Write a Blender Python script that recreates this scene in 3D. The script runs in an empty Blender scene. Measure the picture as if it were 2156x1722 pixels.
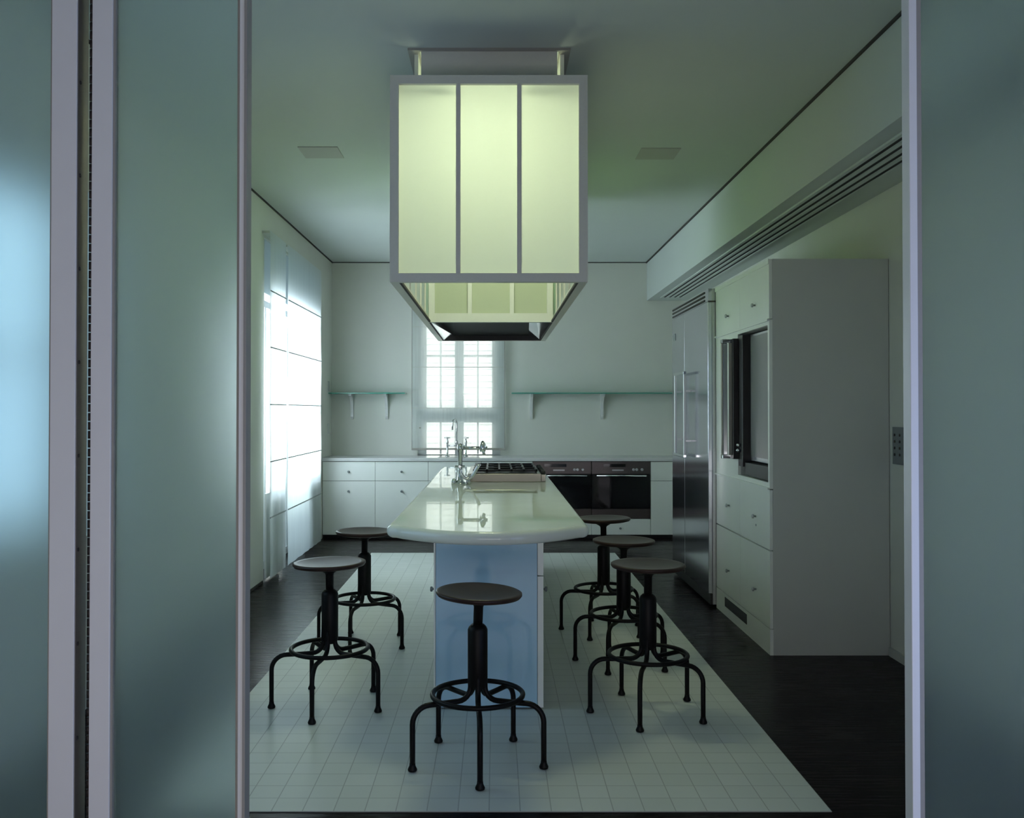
import bpy, bmesh, math, random
from math import sin, cos, pi, radians, sqrt
from mathutils import Vector, Matrix

random.seed(7)
S = bpy.context.scene
COL = S.collection

# ------------------------------------------------------------------ camera
EYE = 1.45
cam_d = bpy.data.cameras.new('camera')
cam = bpy.data.objects.new('camera', cam_d)
COL.objects.link(cam)
cam.location = (0, 0, EYE)
cam.rotation_euler = (radians(90 + 0.65), 0, 0)
cam_d.sensor_width = 36.0
cam_d.sensor_fit = 'HORIZONTAL'
cam_d.lens = 36.0 * 1915.0 / 2156.0
cam_d.shift_x = (1078.0 - 1043.0) / 2156.0
cam_d.shift_y = (842.3 - 861.0) / 2156.0
cam_d.clip_start = 0.05
cam_d.clip_end = 200
S.camera = cam

# ------------------------------------------------------------------ look
vs = S.view_settings
vs.view_transform = 'Standard'
vs.look = 'None'
vs.gamma = 1.0
vs.use_curve_mapping = False
vs.exposure = -0.2

# ------------------------------------------------------------------ world: daylight sky outside
W = bpy.data.worlds.new('daylight')
S.world = W
W.use_nodes = True
wn = W.node_tree.nodes
wn['Background'].inputs[0].default_value = (0.50, 0.76, 1.0, 1)
wn['Background'].inputs[1].default_value = 1.3

S.cycles.max_bounces = 12
S.cycles.diffuse_bounces = 5
S.cycles.glossy_bounces = 5
S.cycles.transmission_bounces = 10
S.cycles.transparent_max_bounces = 16
S.cycles.caustics_refractive = True
S.cycles.caustics_reflective = False
S.cycles.sample_clamp_indirect = 6.0


def area(name, loc, target, sx, sy, power, color, spread=180):
    d = bpy.data.lights.new(name, 'AREA')
    d.shape = 'RECTANGLE'
    d.size, d.size_y = sx, sy
    d.energy = power
    d.color = color
    d.spread = radians(spread)
    o = bpy.data.objects.new(name, d)
    COL.objects.link(o)
    o.location = loc
    v = Vector(target) - Vector(loc)
    o.rotation_euler = v.to_track_quat('-Z', 'Y').to_euler()
    return o


# daylight through the windows, and added fill lamps in the unseen hall
DAY = (0.72, 0.95, 1.0)
area('daylight_far_window', (-2.34, 8.83, 1.70), (0, 8.83, 1.70), 2.1, 1.40, 122, (0.80, 0.88, 1.0))
area('daylight_ground_bounce', (-2.9, 8.95, 0.60), (0.6, 8.95, 2.6), 2.2, 0.5, 20, (0.80, 1.0, 0.84), 70)
area('daylight_near_window', (-2.26, 3.75, 1.70), (0, 3.75, 1.6), 1.5, 1.45, 5.5, (0.45, 0.74, 1.0))
sd = bpy.data.lights.new('sun', 'SUN')
sd.energy = 27.0
sd.angle = radians(0.6)
sd.color = (1.0, 0.96, 0.90)
sun = bpy.data.objects.new('sun', sd)
COL.objects.link(sun)
sun.location = (6, 2, 8)
sun.rotation_euler = Vector((-.70, .45, -.55)).to_track_quat('-Z', 'Y').to_euler()
area('hall_fill_low', (0.1, -0.66, 0.60), (0.1, 2, 0.7), 2.4, 0.9, 26, (0.98, 0.93, 0.94))  # added fill lamp low behind the camera, no window there
area('hall_fill_side', (2.2, 0.9, 0.95), (0, 1.2, 0.95), 1.6, 1.3, 24, (0.34, 0.52, 1.0))  # added blue fill lamp at the right side of the hall

# ------------------------------------------------------------------ materials


def mat(name, base, rough=0.5, metal=0.0, spec=0.5, noise=None, bump=0.0, bscale=60.0, **kw):
    m = bpy.data.materials.new(name)
    m.use_nodes = True
    nt = m.node_tree
    b = nt.nodes['Principled BSDF']
    b.inputs['Base Color'].default_value = (*base, 1)
    b.inputs['Roughness'].default_value = rough
    b.inputs['Metallic'].default_value = metal
    b.inputs['Specular IOR Level'].default_value = spec
    for k, v in kw.items():
        b.inputs[k].default_value = v
    if noise or bump:
        tc = nt.nodes.new('ShaderNodeTexCoord')
        nz = nt.nodes.new('ShaderNodeTexNoise')
        nz.inputs['Scale'].default_value = bscale
        nz.inputs['Detail'].default_value = 4
        nt.links.new(tc.outputs['Object'], nz.inputs['Vector'])
        if noise:
            r = nt.nodes.new('ShaderNodeValToRGB')
            r.color_ramp.elements[0].position = 0.3
            r.color_ramp.elements[1].position = 0.7
            r.color_ramp.elements[0].color = (*[c * (1 - noise) for c in base], 1)
            r.color_ramp.elements[1].color = (*[min(1, c * (1 + noise)) for c in base], 1)
            nt.links.new(nz.outputs['Fac'], r.inputs['Fac'])
            nt.links.new(r.outputs['Color'], b.inputs['Base Color'])
        if bump:
            bp = nt.nodes.new('ShaderNodeBump')
            bp.inputs['Strength'].default_value = bump
            bp.inputs['Distance'].default_value = 0.002
            nt.links.new(nz.outputs['Fac'], bp.inputs['Height'])
            nt.links.new(bp.outputs['Normal'], b.inputs['Normal'])
    return m


def mix_mat(name, build):
    m = bpy.data.materials.new(name)
    m.use_nodes = True
    nt = m.node_tree
    nt.nodes.clear()
    out = nt.nodes.new('ShaderNodeOutputMaterial')
    sh = build(nt)
    nt.links.new(sh.outputs[0], out.inputs['Surface'])
    return m


def bsdf(nt, kind, col=None, rough=None):
    n = nt.nodes.new(kind)
    if col:
        n.inputs['Color'].default_value = (*col, 1)
    if rough is not None:
        n.inputs['Roughness'].default_value = rough
    return n


def mixs(nt, f, a, b):
    n = nt.nodes.new('ShaderNodeMixShader')
    n.inputs[0].default_value = f
    nt.links.new(a.outputs[0], n.inputs[1])
    nt.links.new(b.outputs[0], n.inputs[2])
    return n


def fabric(transp, diffuse=0.42):
    def f(nt):
        tl = bsdf(nt, 'ShaderNodeBsdfTranslucent', (0.86, 0.90, 0.90))
        df = bsdf(nt, 'ShaderNodeBsdfDiffuse', (0.80, 0.83, 0.82))
        tr = bsdf(nt, 'ShaderNodeBsdfTransparent', (0.95, 0.98, 1.0))
        tc = nt.nodes.new('ShaderNodeTexCoord')
        wv = nt.nodes.new('ShaderNodeTexNoise')
        wv.inputs['Scale'].default_value = 40
        mp = nt.nodes.new('ShaderNodeMapping')
        mp.inputs['Scale'].default_value = (1, 1, 0.05)
        nt.links.new(tc.outputs['Object'], mp.inputs['Vector'])
        nt.links.new(mp.outputs['Vector'], wv.inputs['Vector'])
        r = nt.nodes.new('ShaderNodeMapRange')
        r.inputs['From Min'].default_value = 0.3
        r.inputs['From Max'].default_value = 0.7
        r.inputs['To Min'].default_value = transp * 0.8
        r.inputs['To Max'].default_value = transp * 1.2
        nt.links.new(wv.outputs['Fac'], r.inputs['Value'])
        a = mixs(nt, diffuse, tl, df)
        b = mixs(nt, transp, a, tr)
        nt.links.new(r.outputs['Result'], b.inputs[0])
        return b
    return f


def thin_glass(tint):
    def f(nt):
        tr = bsdf(nt, 'ShaderNodeBsdfTransparent', tint)
        gl = bsdf(nt, 'ShaderNodeBsdfGlossy', (1, 1, 1), 0.02)
        lw = nt.nodes.new('ShaderNodeLayerWeight')
        pw = nt.nodes.new('ShaderNodeMath')
        pw.operation = 'POWER'
        pw.inputs[1].default_value = 5.0
        nt.links.new(lw.outputs['Facing'], pw.inputs[0])
        fr = nt.nodes.new('ShaderNodeMath')
        fr.operation = 'MULTIPLY_ADD'
        fr.inputs[1].default_value = 0.6
        fr.inputs[2].default_value = 0.03
        nt.links.new(pw.outputs[0], fr.inputs[0])
        n = mixs(nt, 0.1, tr, gl)
        nt.links.new(fr.outputs[0], n.inputs[0])
        return n
    return f


def opal(nt):
    tl = bsdf(nt, 'ShaderNodeBsdfTranslucent', (0.92, 0.96, 0.88))
    df = bsdf(nt, 'ShaderNodeBsdfDiffuse', (0.78, 0.80, 0.76))
    return mixs(nt, 0.4, tl, df)


def blind_dimmer(nt):
    tl = bsdf(nt, 'ShaderNodeBsdfTranslucent', (0.50, 0.56, 0.58))
    df = bsdf(nt, 'ShaderNodeBsdfDiffuse', (0.60, 0.64, 0.64))
    return mixs(nt, 0.5, tl, df)


def frosted(nt):
    rf = bsdf(nt, 'ShaderNodeBsdfRefraction', (0.97, 1.0, 1.0), 0.40)
    rf.inputs['IOR'].default_value = 1.3
    tl = bsdf(nt, 'ShaderNodeBsdfTranslucent', (0.80, 0.95, 0.97))
    gl = bsdf(nt, 'ShaderNodeBsdfDiffuse', (0.62, 0.74, 0.78))
    a = mixs(nt, 0.18, rf, tl)
    return mixs(nt, 0.04, a, gl)


def tile_mat():
    m = bpy.data.materials.new('white_mosaic_tile')
    m.use_nodes = True
    nt = m.node_tree
    b = nt.nodes['Principled BSDF']
    tc = nt.nodes.new('ShaderNodeTexCoord')
    br = nt.nodes.new('ShaderNodeTexBrick')
    br.offset = 0.0
    br.squash = 1.0
    br.inputs['Scale'].default_value = 1.0
    br.inputs['Brick Width'].default_value = 0.1125
    br.inputs['Row Height'].default_value = 0.1125
    br.inputs['Mortar Size'].default_value = 0.0022
    br.inputs['Mortar Smooth'].default_value = 0.3
    br.inputs['Color1'].default_value = (0.66, 0.68, 0.65, 1)
    br.inputs['Color2'].default_value = (0.62, 0.645, 0.61, 1)
    br.inputs['Mortar'].default_value = (0.40, 0.41, 0.39, 1)
    nt.links.new(tc.outputs['Object'], br.inputs['Vector'])
    nt.links.new(br.outputs['Color'], b.inputs['Base Color'])
    b.inputs['Roughness'].default_value = 0.42
    bp = nt.nodes.new('ShaderNodeBump')
    bp.invert = True
    bp.inputs['Strength'].default_value = 0.25
    bp.inputs['Distance'].default_value = 0.002
    nt.links.new(br.outputs['Fac'], bp.inputs['Height'])
    nt.links.new(bp.outputs['Normal'], b.inputs['Normal'])
    return m


def wood_floor():
    m = bpy.data.materials.new('dark_wood_floor')
    m.use_nodes = True
    nt = m.node_tree
    b = nt.nodes['Principled BSDF']
    tc = nt.nodes.new('ShaderNodeTexCoord')
    br = nt.nodes.new('ShaderNodeTexBrick')
    br.offset = 0.37
    br.inputs['Scale'].default_value = 1.0
    br.inputs['Brick Width'].default_value = 1.6
    br.inputs['Row Height'].default_value = 0.115
    br.inputs['Mortar Size'].default_value = 0.0016
    br.inputs['Color1'].default_value = (0.007, 0.004, 0.004, 1)
    br.inputs['Color2'].default_value = (0.012, 0.007, 0.007, 1)
    br.inputs['Mortar'].default_value = (0.004, 0.003, 0.003, 1)
    nt.links.new(tc.outputs['Object'], br.inputs['Vector'])
    nz = nt.nodes.new('ShaderNodeTexNoise')
    mp = nt.nodes.new('ShaderNodeMapping')
    mp.inputs['Scale'].default_value = (3, 60, 1)
    nz.inputs['Scale'].default_value = 1.0
    nz.inputs['Detail'].default_value = 5
    nt.links.new(tc.outputs['Object'], mp.inputs['Vector'])
    nt.links.new(mp.outputs['Vector'], nz.inputs['Vector'])
    mx = nt.nodes.new('ShaderNodeMixRGB')
    mx.blend_type = 'MULTIPLY'
    mx.inputs['Fac'].default_value = 0.6
    nt.links.new(br.outputs['Color'], mx.inputs['Color1'])
    nt.links.new(nz.outputs['Fac'], mx.inputs['Color2'])
    nt.links.new(mx.outputs['Color'], b.inputs['Base Color'])
    rr = nt.nodes.new('ShaderNodeMapRange')
    rr.inputs['To Min'].default_value = 0.20
    rr.inputs['To Max'].default_value = 0.34
    nt.links.new(nz.outputs['Fac'], rr.inputs['Value'])
    nt.links.new(rr.outputs['Result'], b.inputs['Roughness'])
    b.inputs['Specular IOR Level'].default_value = 0.05
    return m


M = {
    'wall': mat('wall_paint', (0.70, 0.70, 0.65), 0.85, noise=0.015, bscale=3),
    'ceiling': mat('ceiling_paint', (0.61, 0.65, 0.63), 0.9, noise=0.01, bscale=2),
    'reveal': mat('shadow_gap', (0.05, 0.045, 0.045), 0.9, noise=0.05),
    'floor': wood_floor(),
    'tile': tile_mat(),
    'lacquer': mat('white_lacquer', (0.90, 0.92, 0.88), 0.30, noise=0.012, bscale=4),
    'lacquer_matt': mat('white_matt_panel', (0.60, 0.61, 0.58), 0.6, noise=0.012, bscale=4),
    'seam': mat('cabinet_gap', (0.10, 0.10, 0.10), 0.8, noise=0.05),
    'door_frame': mat('painted_door_frame', (0.88, 0.87, 0.88), 0.38, noise=0.012, bscale=8),
    'bead': mat('glazing_bead', (0.36, 0.34, 0.31), 0.5, noise=0.02),
    'steel': mat('brushed_steel', (0.52, 0.53, 0.55), 0.30, 1.0, noise=0.03, bscale=90),
    'bright_steel': mat('bright_satin_steel', (0.88, 0.88, 0.92), 0.45, 0.6, noise=0.01),
    'hob_steel': mat('hob_steel', (0.32, 0.30, 0.25), 0.22, 1.0, noise=0.03, bscale=90),
    'fridge_steel': mat('fridge_steel', (0.62, 0.62, 0.68), 0.15, 1.0, noise=0.02, bscale=80),
    'chrome': mat('chrome', (0.78, 0.80, 0.82), 0.08, 1.0, noise=0.01),
    'hinge': mat('hinge_steel', (0.42, 0.38, 0.36), 0.5, 1.0, noise=0.03, bscale=120),
    'screw': mat('screw_steel', (0.07, 0.06, 0.06), 0.5, 0.5, noise=0.05),
    'iron': mat('black_iron', (0.005, 0.0045, 0.0045), 0.45, 0.0, 0.18, noise=0.15, bump=0.1, bscale=50),
    'seat': mat('brown_wood_seat', (0.034, 0.017, 0.014), 0.38, 0.0, 0.28, noise=0.22, bscale=14),
    'marble': mat('pale_glossy_stone', (0.84, 0.88, 0.80), 0.02, 0.0, 0.5, noise=0.03, bscale=5),
    'counter': mat('white_stone_counter', (0.70, 0.70, 0.70), 0.25, noise=0.02, bscale=10),
    'glossy_panel': mat('glossy_blue_white_panel', (0.42, 0.66, 0.84), 0.10, noise=0.015, bscale=3, **{'Coat Weight': 0.8, 'Coat Roughness': 0.06}),
    'black_glass': mat('black_glass', (0.006, 0.006, 0.007), 0.05, noise=0.05),
    'black': mat('black_enamel', (0.012, 0.011, 0.012), 0.4, noise=0.1),
    'grille': mat('black_filter', (0.022, 0.020, 0.022), 0.45, 0.3, noise=0.2, bscale=200),
    'hood_frame': mat('hood_frame_enamel', (0.74, 0.72, 0.66), 0.45, noise=0.015),
    'inner_pane': mat('hood_inner_pane', (0.50, 0.55, 0.42), 0.35, noise=0.01),
    'opal': mix_mat('opal_glass', opal),
    'inner_white': mat('hood_inner_enamel', (0.78, 0.79, 0.74), 0.5, noise=0.01),
    'speaker': mat('ceiling_grille_cloth', (0.50, 0.50, 0.49), 0.9, noise=0.03, bscale=300),
    'keypad': mat('grey_keypad', (0.20, 0.22, 0.23), 0.4, noise=0.03),
    'dot': mat('keypad_button', (0.05, 0.035, 0.03), 0.5, noise=0.05),
    'fabric': mix_mat('sheer_roman_blind', fabric(0.12)),
    'fabric_back': mix_mat('sheer_window_blind', fabric(0.24, 0.22)),
    'batten': mat('blind_batten', (0.45, 0.47, 0.48), 0.6, noise=0.02),
    'sash': mat('window_sash_paint', (0.62, 0.64, 0.64), 0.5, noise=0.015),
    'glass': mix_mat('window_glass', thin_glass((0.96, 0.99, 0.98))),
    'shelf_glass': mat('green_shelf_glass', (0.10, 0.40, 0.31), 0.08, noise=0.02, **{'Transmission Weight': 0.25, 'IOR': 1.5}),
    'blind_dimmer': mix_mat('blind_dimmer_panel', blind_dimmer),
    'frost': mix_mat('frosted_door_glass', frosted),
    'outside': mat('outdoor_stucco', (0.6, 0.6, 0.58), 0.9, noise=0.04, bscale=6),
}


def emis(name, col, s):
    m = bpy.data.materials.new(name)
    m.use_nodes = True
    b = m.node_tree.nodes['Principled BSDF']
    b.inputs['Base Color'].default_value = (0.8, 0.8, 0.8, 1)
    b.inputs['Emission Color'].default_value = (*col, 1)
    b.inputs['Emission Strength'].default_value = s
    return m


M['tube'] = emis('fluorescent_tube', (0.88, 1.0, 0.70), 1.2)

# ------------------------------------------------------------------ mesh helpers


class MB:
    def __init__(self):
        self.bm = bmesh.new()

    def box(self, x0, x1, y0, y1, z0, z1, bev=0.0, mtx=None):
        vs_ = [(x, y, z) for z in (z0, z1) for y in (y0, y1) for x in (x0, x1)]
        bm = self.bm if not bev else bmesh.new()
        v = [bm.verts.new(p) for p in vs_]
        for f in ((0, 2, 3, 1), (4, 5, 7, 6), (0, 1, 5, 4), (1, 3, 7, 5), (3, 2, 6, 7), (2, 0, 4, 6)):
            bm.faces.new([v[i] for i in f])
        if bev:
            bmesh.ops.bevel(bm, geom=list(bm.edges), offset=bev, segments=2, affect='EDGES', profile=0.5)
            self._merge(bm)
        return self

    def _merge(self, bm):
        me = bpy.data.meshes.new('tmp')
        bm.to_mesh(me)
        bm.free()
        self.bm.from_mesh(me)
        bpy.data.meshes.remove(me)

    def lathe(self, prof, c=(0, 0, 0), n=48, axis='Z', cap=True):
        """prof: list of (r, h) going up; closed with caps."""
        rings = []
        for r, h in prof:
            ring = []
            for i in range(n):
                a = 2 * pi * i / n
                p = (r * cos(a), r * sin(a), h)
                if axis == 'X':
                    p = (h, r * cos(a), r * sin(a))
                elif axis == 'Y':
                    p = (r * cos(a), -h if False else h, r * sin(a))
                ring.append(self.bm.verts.new((p[0] + c[0], p[1] + c[1], p[2] + c[2])))
            rings.append(ring)
        for a, b in zip(rings, rings[1:]):
            for i in range(n):
                f = self.bm.faces.new((a[i], a[(i + 1) % n], b[(i + 1) % n], b[i]))
                f.smooth = True
        if cap:
            self.bm.faces.new(list(reversed(rings[0])))
            self.bm.faces.new(rings[-1])
        return self

    def tube(self, pts, r, n=12, closed=False, cap=True):
        pts = [Vector(p) for p in pts]
        rad = r if isinstance(r, (list, tuple)) else [r] * len(pts)
        m = len(pts)
        tans = []
        for i in range(m):
            if closed:
                t = pts[(i + 1) % m] - pts[i - 1]
            else:
                t = pts[min(i + 1, m - 1)] - pts[max(i - 1, 0)]
            tans.append(t.normalized())
        up = Vector((0, 0, 1))
        if abs(tans[0].dot(up)) > 0.9:
            up = Vector((1, 0, 0))
        nrm = tans[0].cross(up).normalized()
        rings = []
        for i in range(m):
            t = tans[i]
            nrm = (nrm - t * nrm.dot(t)).normalized()
            bn = t.cross(nrm)
            rings.append([self.bm.verts.new(pts[i] + (nrm * cos(2 * pi * k / n) + bn * sin(2 * pi * k / n)) * rad[i]) for k in range(n)])
        pairs = list(zip(rings, rings[1:]))
        if closed:
            pairs.append((rings[-1], rings[0]))
        for a, b in pairs:
            for k in range(n):
                f = self.bm.faces.new((a[k], a[(k + 1) % n], b[(k + 1) % n], b[k]))
                f.smooth = True
        if cap and not closed:
            self.bm.faces.new(list(reversed(rings[0])))
            self.bm.faces.new(rings[-1])
        return self

    def prism(self, poly, axis, a, b):
        """poly: 2D outline; axis 'X': poly in (y,z), extruded a..b along X; 'Y': (x,z); 'Z': (x,y)."""
        def P(u, v, w):
            return {'X': (w, u, v), 'Y': (u, w, v), 'Z': (u, v, w)}[axis]
        A = [self.bm.verts.new(P(u, v, a)) for u, v in poly]
        B = [self.bm.verts.new(P(u, v, b)) for u, v in poly]
        n = len(poly)
        self.bm.faces.new(A)
        self.bm.faces.new(list(reversed(B)))
        for i in range(n):
            self.bm.faces.new((A[i], B[i], B[(i + 1) % n], A[(i + 1) % n]))
        return self

    def quad(self, *ps):
        self.bm.faces.new([self.bm.verts.new(p) for p in ps])
        return self

    def build(self, name, material, parent=None, loc=None, smooth=False, recalc=True):
        if recalc:
            bmesh.ops.recalc_face_normals(self.bm, faces=list(self.bm.faces))
        me = bpy.data.meshes.new(name)
        self.bm.to_mesh(me)
        self.bm.free()
        me.materials.append(material)
        if smooth:
            for p in me.polygons:
                p.use_smooth = True
        o = bpy.data.objects.new(name, me)
        COL.objects.link(o)
        if loc:
            o.location = loc
        if parent:
            o.parent = parent
        return o


def tag(o, label=None, cat=None, group=None, kind=None):
    if label:
        o['label'] = label
    if cat:
        o['category'] = cat
    if group:
        o['group'] = group
    if kind:
        o['kind'] = kind
    return o


def empty(name, loc=(0, 0, 0), rz=0.0):
    o = bpy.data.objects.new(name, None)
    o.empty_display_size = 0.1
    COL.objects.link(o)
    o.location = loc
    o.rotation_euler = (0, 0, rz)
    return o


def box(name, material, parent, x0, x1, y0, y1, z0, z1, bev=0.0):
    return MB().box(x0, x1, y0, y1, z0, z1, bev).build(name, material, parent)


def struct(o, label, cat):
    return tag(o, label, cat, None, 'structure')


def copy_tree(o, parent=None):
    c = o.copy()
    COL.objects.link(c)
    if parent:
        c.parent = parent
    for ch in list(o.children):
        copy_tree(ch, c)
    return c


# ------------------------------------------------------------------ room shell
XL, XR = -1.96, 2.34          # kitchen side walls
YB = 10.90                    # back wall
YD = 2.40                     # folding doors
ZC = 3.23                     # ceiling
YH = -0.7                     # hall back wall

struct(box('floor', M['floor'], None, XL - 0.9, XR + 0.6, YH - 0.2, YB + 0.3, -0.12, 0.0),
       'dark glossy wood plank floor around the white tiles', 'floor')
fi = MB().box(0, 2.4750, 0, 5.9625, 0.0, 0.003).build('floor_tile_inset', M['tile'], None, loc=(-1.26, 3.30, 0))
struct(fi, 'rectangle of small white square floor tiles under the island and stools', 'tiled floor')
struct(box('ceiling', M['ceiling'], None, XL - 0.4, XR + 0.4, YH - 0.2, YB + 0.3, ZC, ZC + 0.12),
       'white painted flat ceiling', 'ceiling')

w = MB()
XO = XL - 0.32
for y0, y1, z0, z1 in ((YD, 2.95, 0, ZC), (2.95, 4.55, 0, 0.85), (2.95, 4.55, 2.5, ZC), (4.55, 7.70, 0, ZC), (7.70, 9.96, 2.92, ZC), (9.96, YB + .2, 0, ZC)):
    w.box(XO, XL, y0, y1, z0, z1)
struct(w.build('wall_left', M['wall'], None), 'pale painted left wall with the tall window', 'wall')

w = MB()
w.box(XR, XR + 0.2, YH, YB + .2, 0, ZC)
struct(w.build('wall_right', M['wall'], None), 'pale painted right wall above and beside the tall cabinets', 'wall')

BX0, BX1, BZ0, BZ1 = -0.93, 0.06, 0.914, 2.62     # back window opening
w = MB()
w.box(XL, BX0, YB, YB + 0.28, 0, ZC)
w.box(BX1, XR, YB, YB + 0.28, 0, ZC)
w.box(BX0, BX1, YB, YB + 0.28, 0, BZ0)
w.box(BX0, BX1, YB, YB + 0.28, BZ1, ZC)
struct(w.build('wall_back', M['wall'], None), 'pale painted back wall behind the counter and glass shelves', 'wall')

w = MB()
w.box(XL - .4, -1.56, YD - 0.02, YD + 0.14, 0, ZC)
w.box(1.72, XR, YD - 0.02, YD + 0.14, 0, ZC)
w.box(-1.56, 1.72, YD - 0.02, YD + 0.14, 2.74, ZC)
struct(w.build('wall_front', M['wall'], None), 'wall around the folding glass doors', 'wall')

# hall the picture is taken from
w = MB()
w.box(XO, XL - 0.02, YH, YD - .02, 0, ZC)
struct(w.build('wall_hall_left', M['wall'], None), 'plain left wall of the hall in front of the kitchen', 'wall')
w = MB()
w.box(XO, XR, YH - 0.2, YH, 0, ZC)
struct(w.build('wall_hall_back', M['wall'], None), 'plain back wall of the hall in front of the kitchen', 'wall')

# soffit along the right wall (carries the slot diffuser)
SX, SZ = 1.818, 2.767
struct(MB().box(SX, XR, YD + .14, YB, SZ, ZC - 0.0).build('soffit_beam', M['ceiling'], None),
       'white boxed beam running along the right wall under the ceiling', 'beam')
struct(box('trim_1', M['reveal'], None, SX - 0.012, SX, YD + .14, YB, ZC - 0.014, ZC),
       'dark shadow line between the ceiling and the boxed beam', 'shadow gap')
struct(box('trim_2', M['reveal'], None, XL, XL + 0.010, YD + .14, YB, ZC - 0.013, ZC),
       'dark shadow line between the ceiling and the left wall', 'shadow gap')
struct(box('trim_3', M['reveal'], None, XL + 0.010, SX - 0.012, YB - 0.008, YB, ZC - 0.010, ZC),
       'thin shadow line between the ceiling and the back wall', 'shadow gap')
struct(box('baseboard_right', M['lacquer_matt'], None, XR - 0.015, XR, YD + .14, 5.39, 0, 0.05),
       'low white baseboard on the right wall in front of the cabinet', 'baseboard')
struct(box('wall_foot_strip', M['reveal'], None, XL, XL + 0.008, YD + .14, 7.66, 0, 0.02),  # thin dark strip where wall meets floor
       'thin dark strip at the foot of the left wall', 'baseboard')


# windows ------------------------------------------------------------------
def window_x(name, label, y0, y1, z0, z1, mulls, rails):
    """window in the left wall (plane x = XL-0.2)"""
    r = empty(name, (XL - 0.20, (y0 + y1) / 2, z0))
    dy = (y1 - y0) / 2
    H = z1 - z0
    f = MB()
    f.box(-.04, .04, -dy, -dy + .06, 0, H)
    f.box(-.04, .04, dy - .06, dy, 0, H)
    f.box(-.04, .04, -dy + .06, dy - .06, 0, .07)
    f.box(-.04, .04, -dy + .06, dy - .06, H - .06, H)
    f.build('window_frame', M['sash'], r)
    for y in mulls:
        box('mullion', M['sash'], r, -.035, .035, y - (y0 + y1) / 2 - .03, y - (y0 + y1) / 2 + .03, .07, H - .06)
    for z in rails:
        box('glazing_bar', M['sash'], r, -.02, .02, -dy + .06, dy - .06, z - z0 - .015, z - z0 + .015)
    ed = [y0 + .06] + list(mulls) + [y1 - .06]
    for a, b in zip(ed, ed[1:]):
        box('pane', M['glass'], r, -.002, .002, a - (y0 + y1) / 2, b - (y0 + y1) / 2, .07, H - .06)
    struct(r, label, 'window')
    return r


window_x('window_1', 'window in the left wall seen blurred through the frosted doors', 2.95, 4.55, 0.85, 2.5, [3.75], [1.7])
window_x('window_2', 'tall bright window in the left wall behind the roman blinds', 7.70, 9.96, 0.0, 2.46, [8.40, 9.30], [])
w2 = bpy.data.objects['window_2']
for a, b in ((-1.07, -.62), (.50, 1.07)):
    box('lower_panel', M['sash'], w2, .19, .21, a, b, .02, .74)  # unseen opaque panels, added to shade the foot of the blind
box('blind_dimmer_panel', M['blind_dimmer'], w2, .172, .180, -1.13, 1.13, 2.46, 2.92)  # unseen translucent panel, added to dim light reaching the blind top

r = empty('window_3', ((BX0 + BX1) / 2, YB + 0.07, BZ0))
hw = (BX1 - BX0) / 2
H = BZ1 - BZ0
f = MB()
f.box(-hw, -hw + .10, -.03, .03, 0, H)
f.box(hw - .10, hw, -.03, .03, 0, H)
f.box(-hw + .1, hw - .1, -.03, .03, H - .08, H)
f.build('window_frame', M['sash'], r)
f = MB()
f.box(-.053, .053, -.03, .03, 0.0, H - .08)
f.build('centre_stile', M['sash'], r)
f = MB()
for zz, th in ((0.476, 0.085), (0.0, 0.008)):
    f.box(-hw + .1, -.053, -.03, .03, max(0, zz - th), zz + th)
    f.box(.053, hw - .1, -.03, .03, max(0, zz - th), zz + th)
f.build('sash_rail', M['sash'], r)
for s in (-1, 1):
    xc = s * (hw - .1 + .053) / 2
    f = MB()
    f.box(xc - .011, xc + .011, -.015, .015, 0.012, H - .08)
    for zz in (1.196,):
        f.box(xc - .17, xc + .17, -.014, .014, zz - .010, zz + .010)
    f.build('glazing_bar', M['sash'], r)
    a, b = sorted((s * .053, s * (hw - .1)))
    box('pane', M['glass'], r, a, b, .004, .008, 0.0, H - .08)
f = MB()
for k in range(20):
    z = 0.06 + k * 0.075
    f.box(-hw + .1, hw - .1, .10, .13, z, z + .004)
f.build('outer_louvre', M['sash'], r)
struct(r, 'bright casement window in the back wall behind the blind', 'window')
struct(box('window_sill', M['counter'], None, BX0, BX1, YB, YB + .28, BZ0 - .02, BZ0), 'white sill under the back window', 'sill')

# blinds ------------------------------------------------------------------


def drop_x(name, y0, y1, z0, z1, seams, label, x):
    """one fabric drop hanging in front of the left wall"""
    r = empty(name, (x, (y0 + y1) / 2, z1))
    m = MB()
    ny, nz = 14, 24
    vv = [[None] * (nz + 1) for _ in range(ny + 1)]
    for i in range(ny + 1):
        for k in range(nz + 1):
            y = (y0 - y1) / 2 + (y1 - y0) * i / ny
            z = -(z1 - z0) * k / nz
            dx = 0.004 * sin(i * 1.3 + y0) * (k / nz) + 0.003 * sin(k * 0.9)
            vv[i][k] = m.bm.verts.new((dx, y, z))
    for i in range(ny):
        for k in range(nz):
            m.bm.faces.new((vv[i][k], vv[i][k + 1], vv[i + 1][k + 1], vv[i + 1][k]))
    m.build('fabric', M['fabric'], r, smooth=True)
    for z in seams:
        box('batten', M['batten'], r, 0.004, 0.010, (y0 - y1) / 2, (y1 - y0) / 2, z - z1 - .005, z - z1 + .005)
    box('head_rail', M['lacquer_matt'], r, -0.068, -0.006, (y0 - y1) / 2, (y1 - y0) / 2, -0.02, 0.0)
    tag(r, label, 'blind', 'white roman blinds at the tall left window')
    return r


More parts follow.
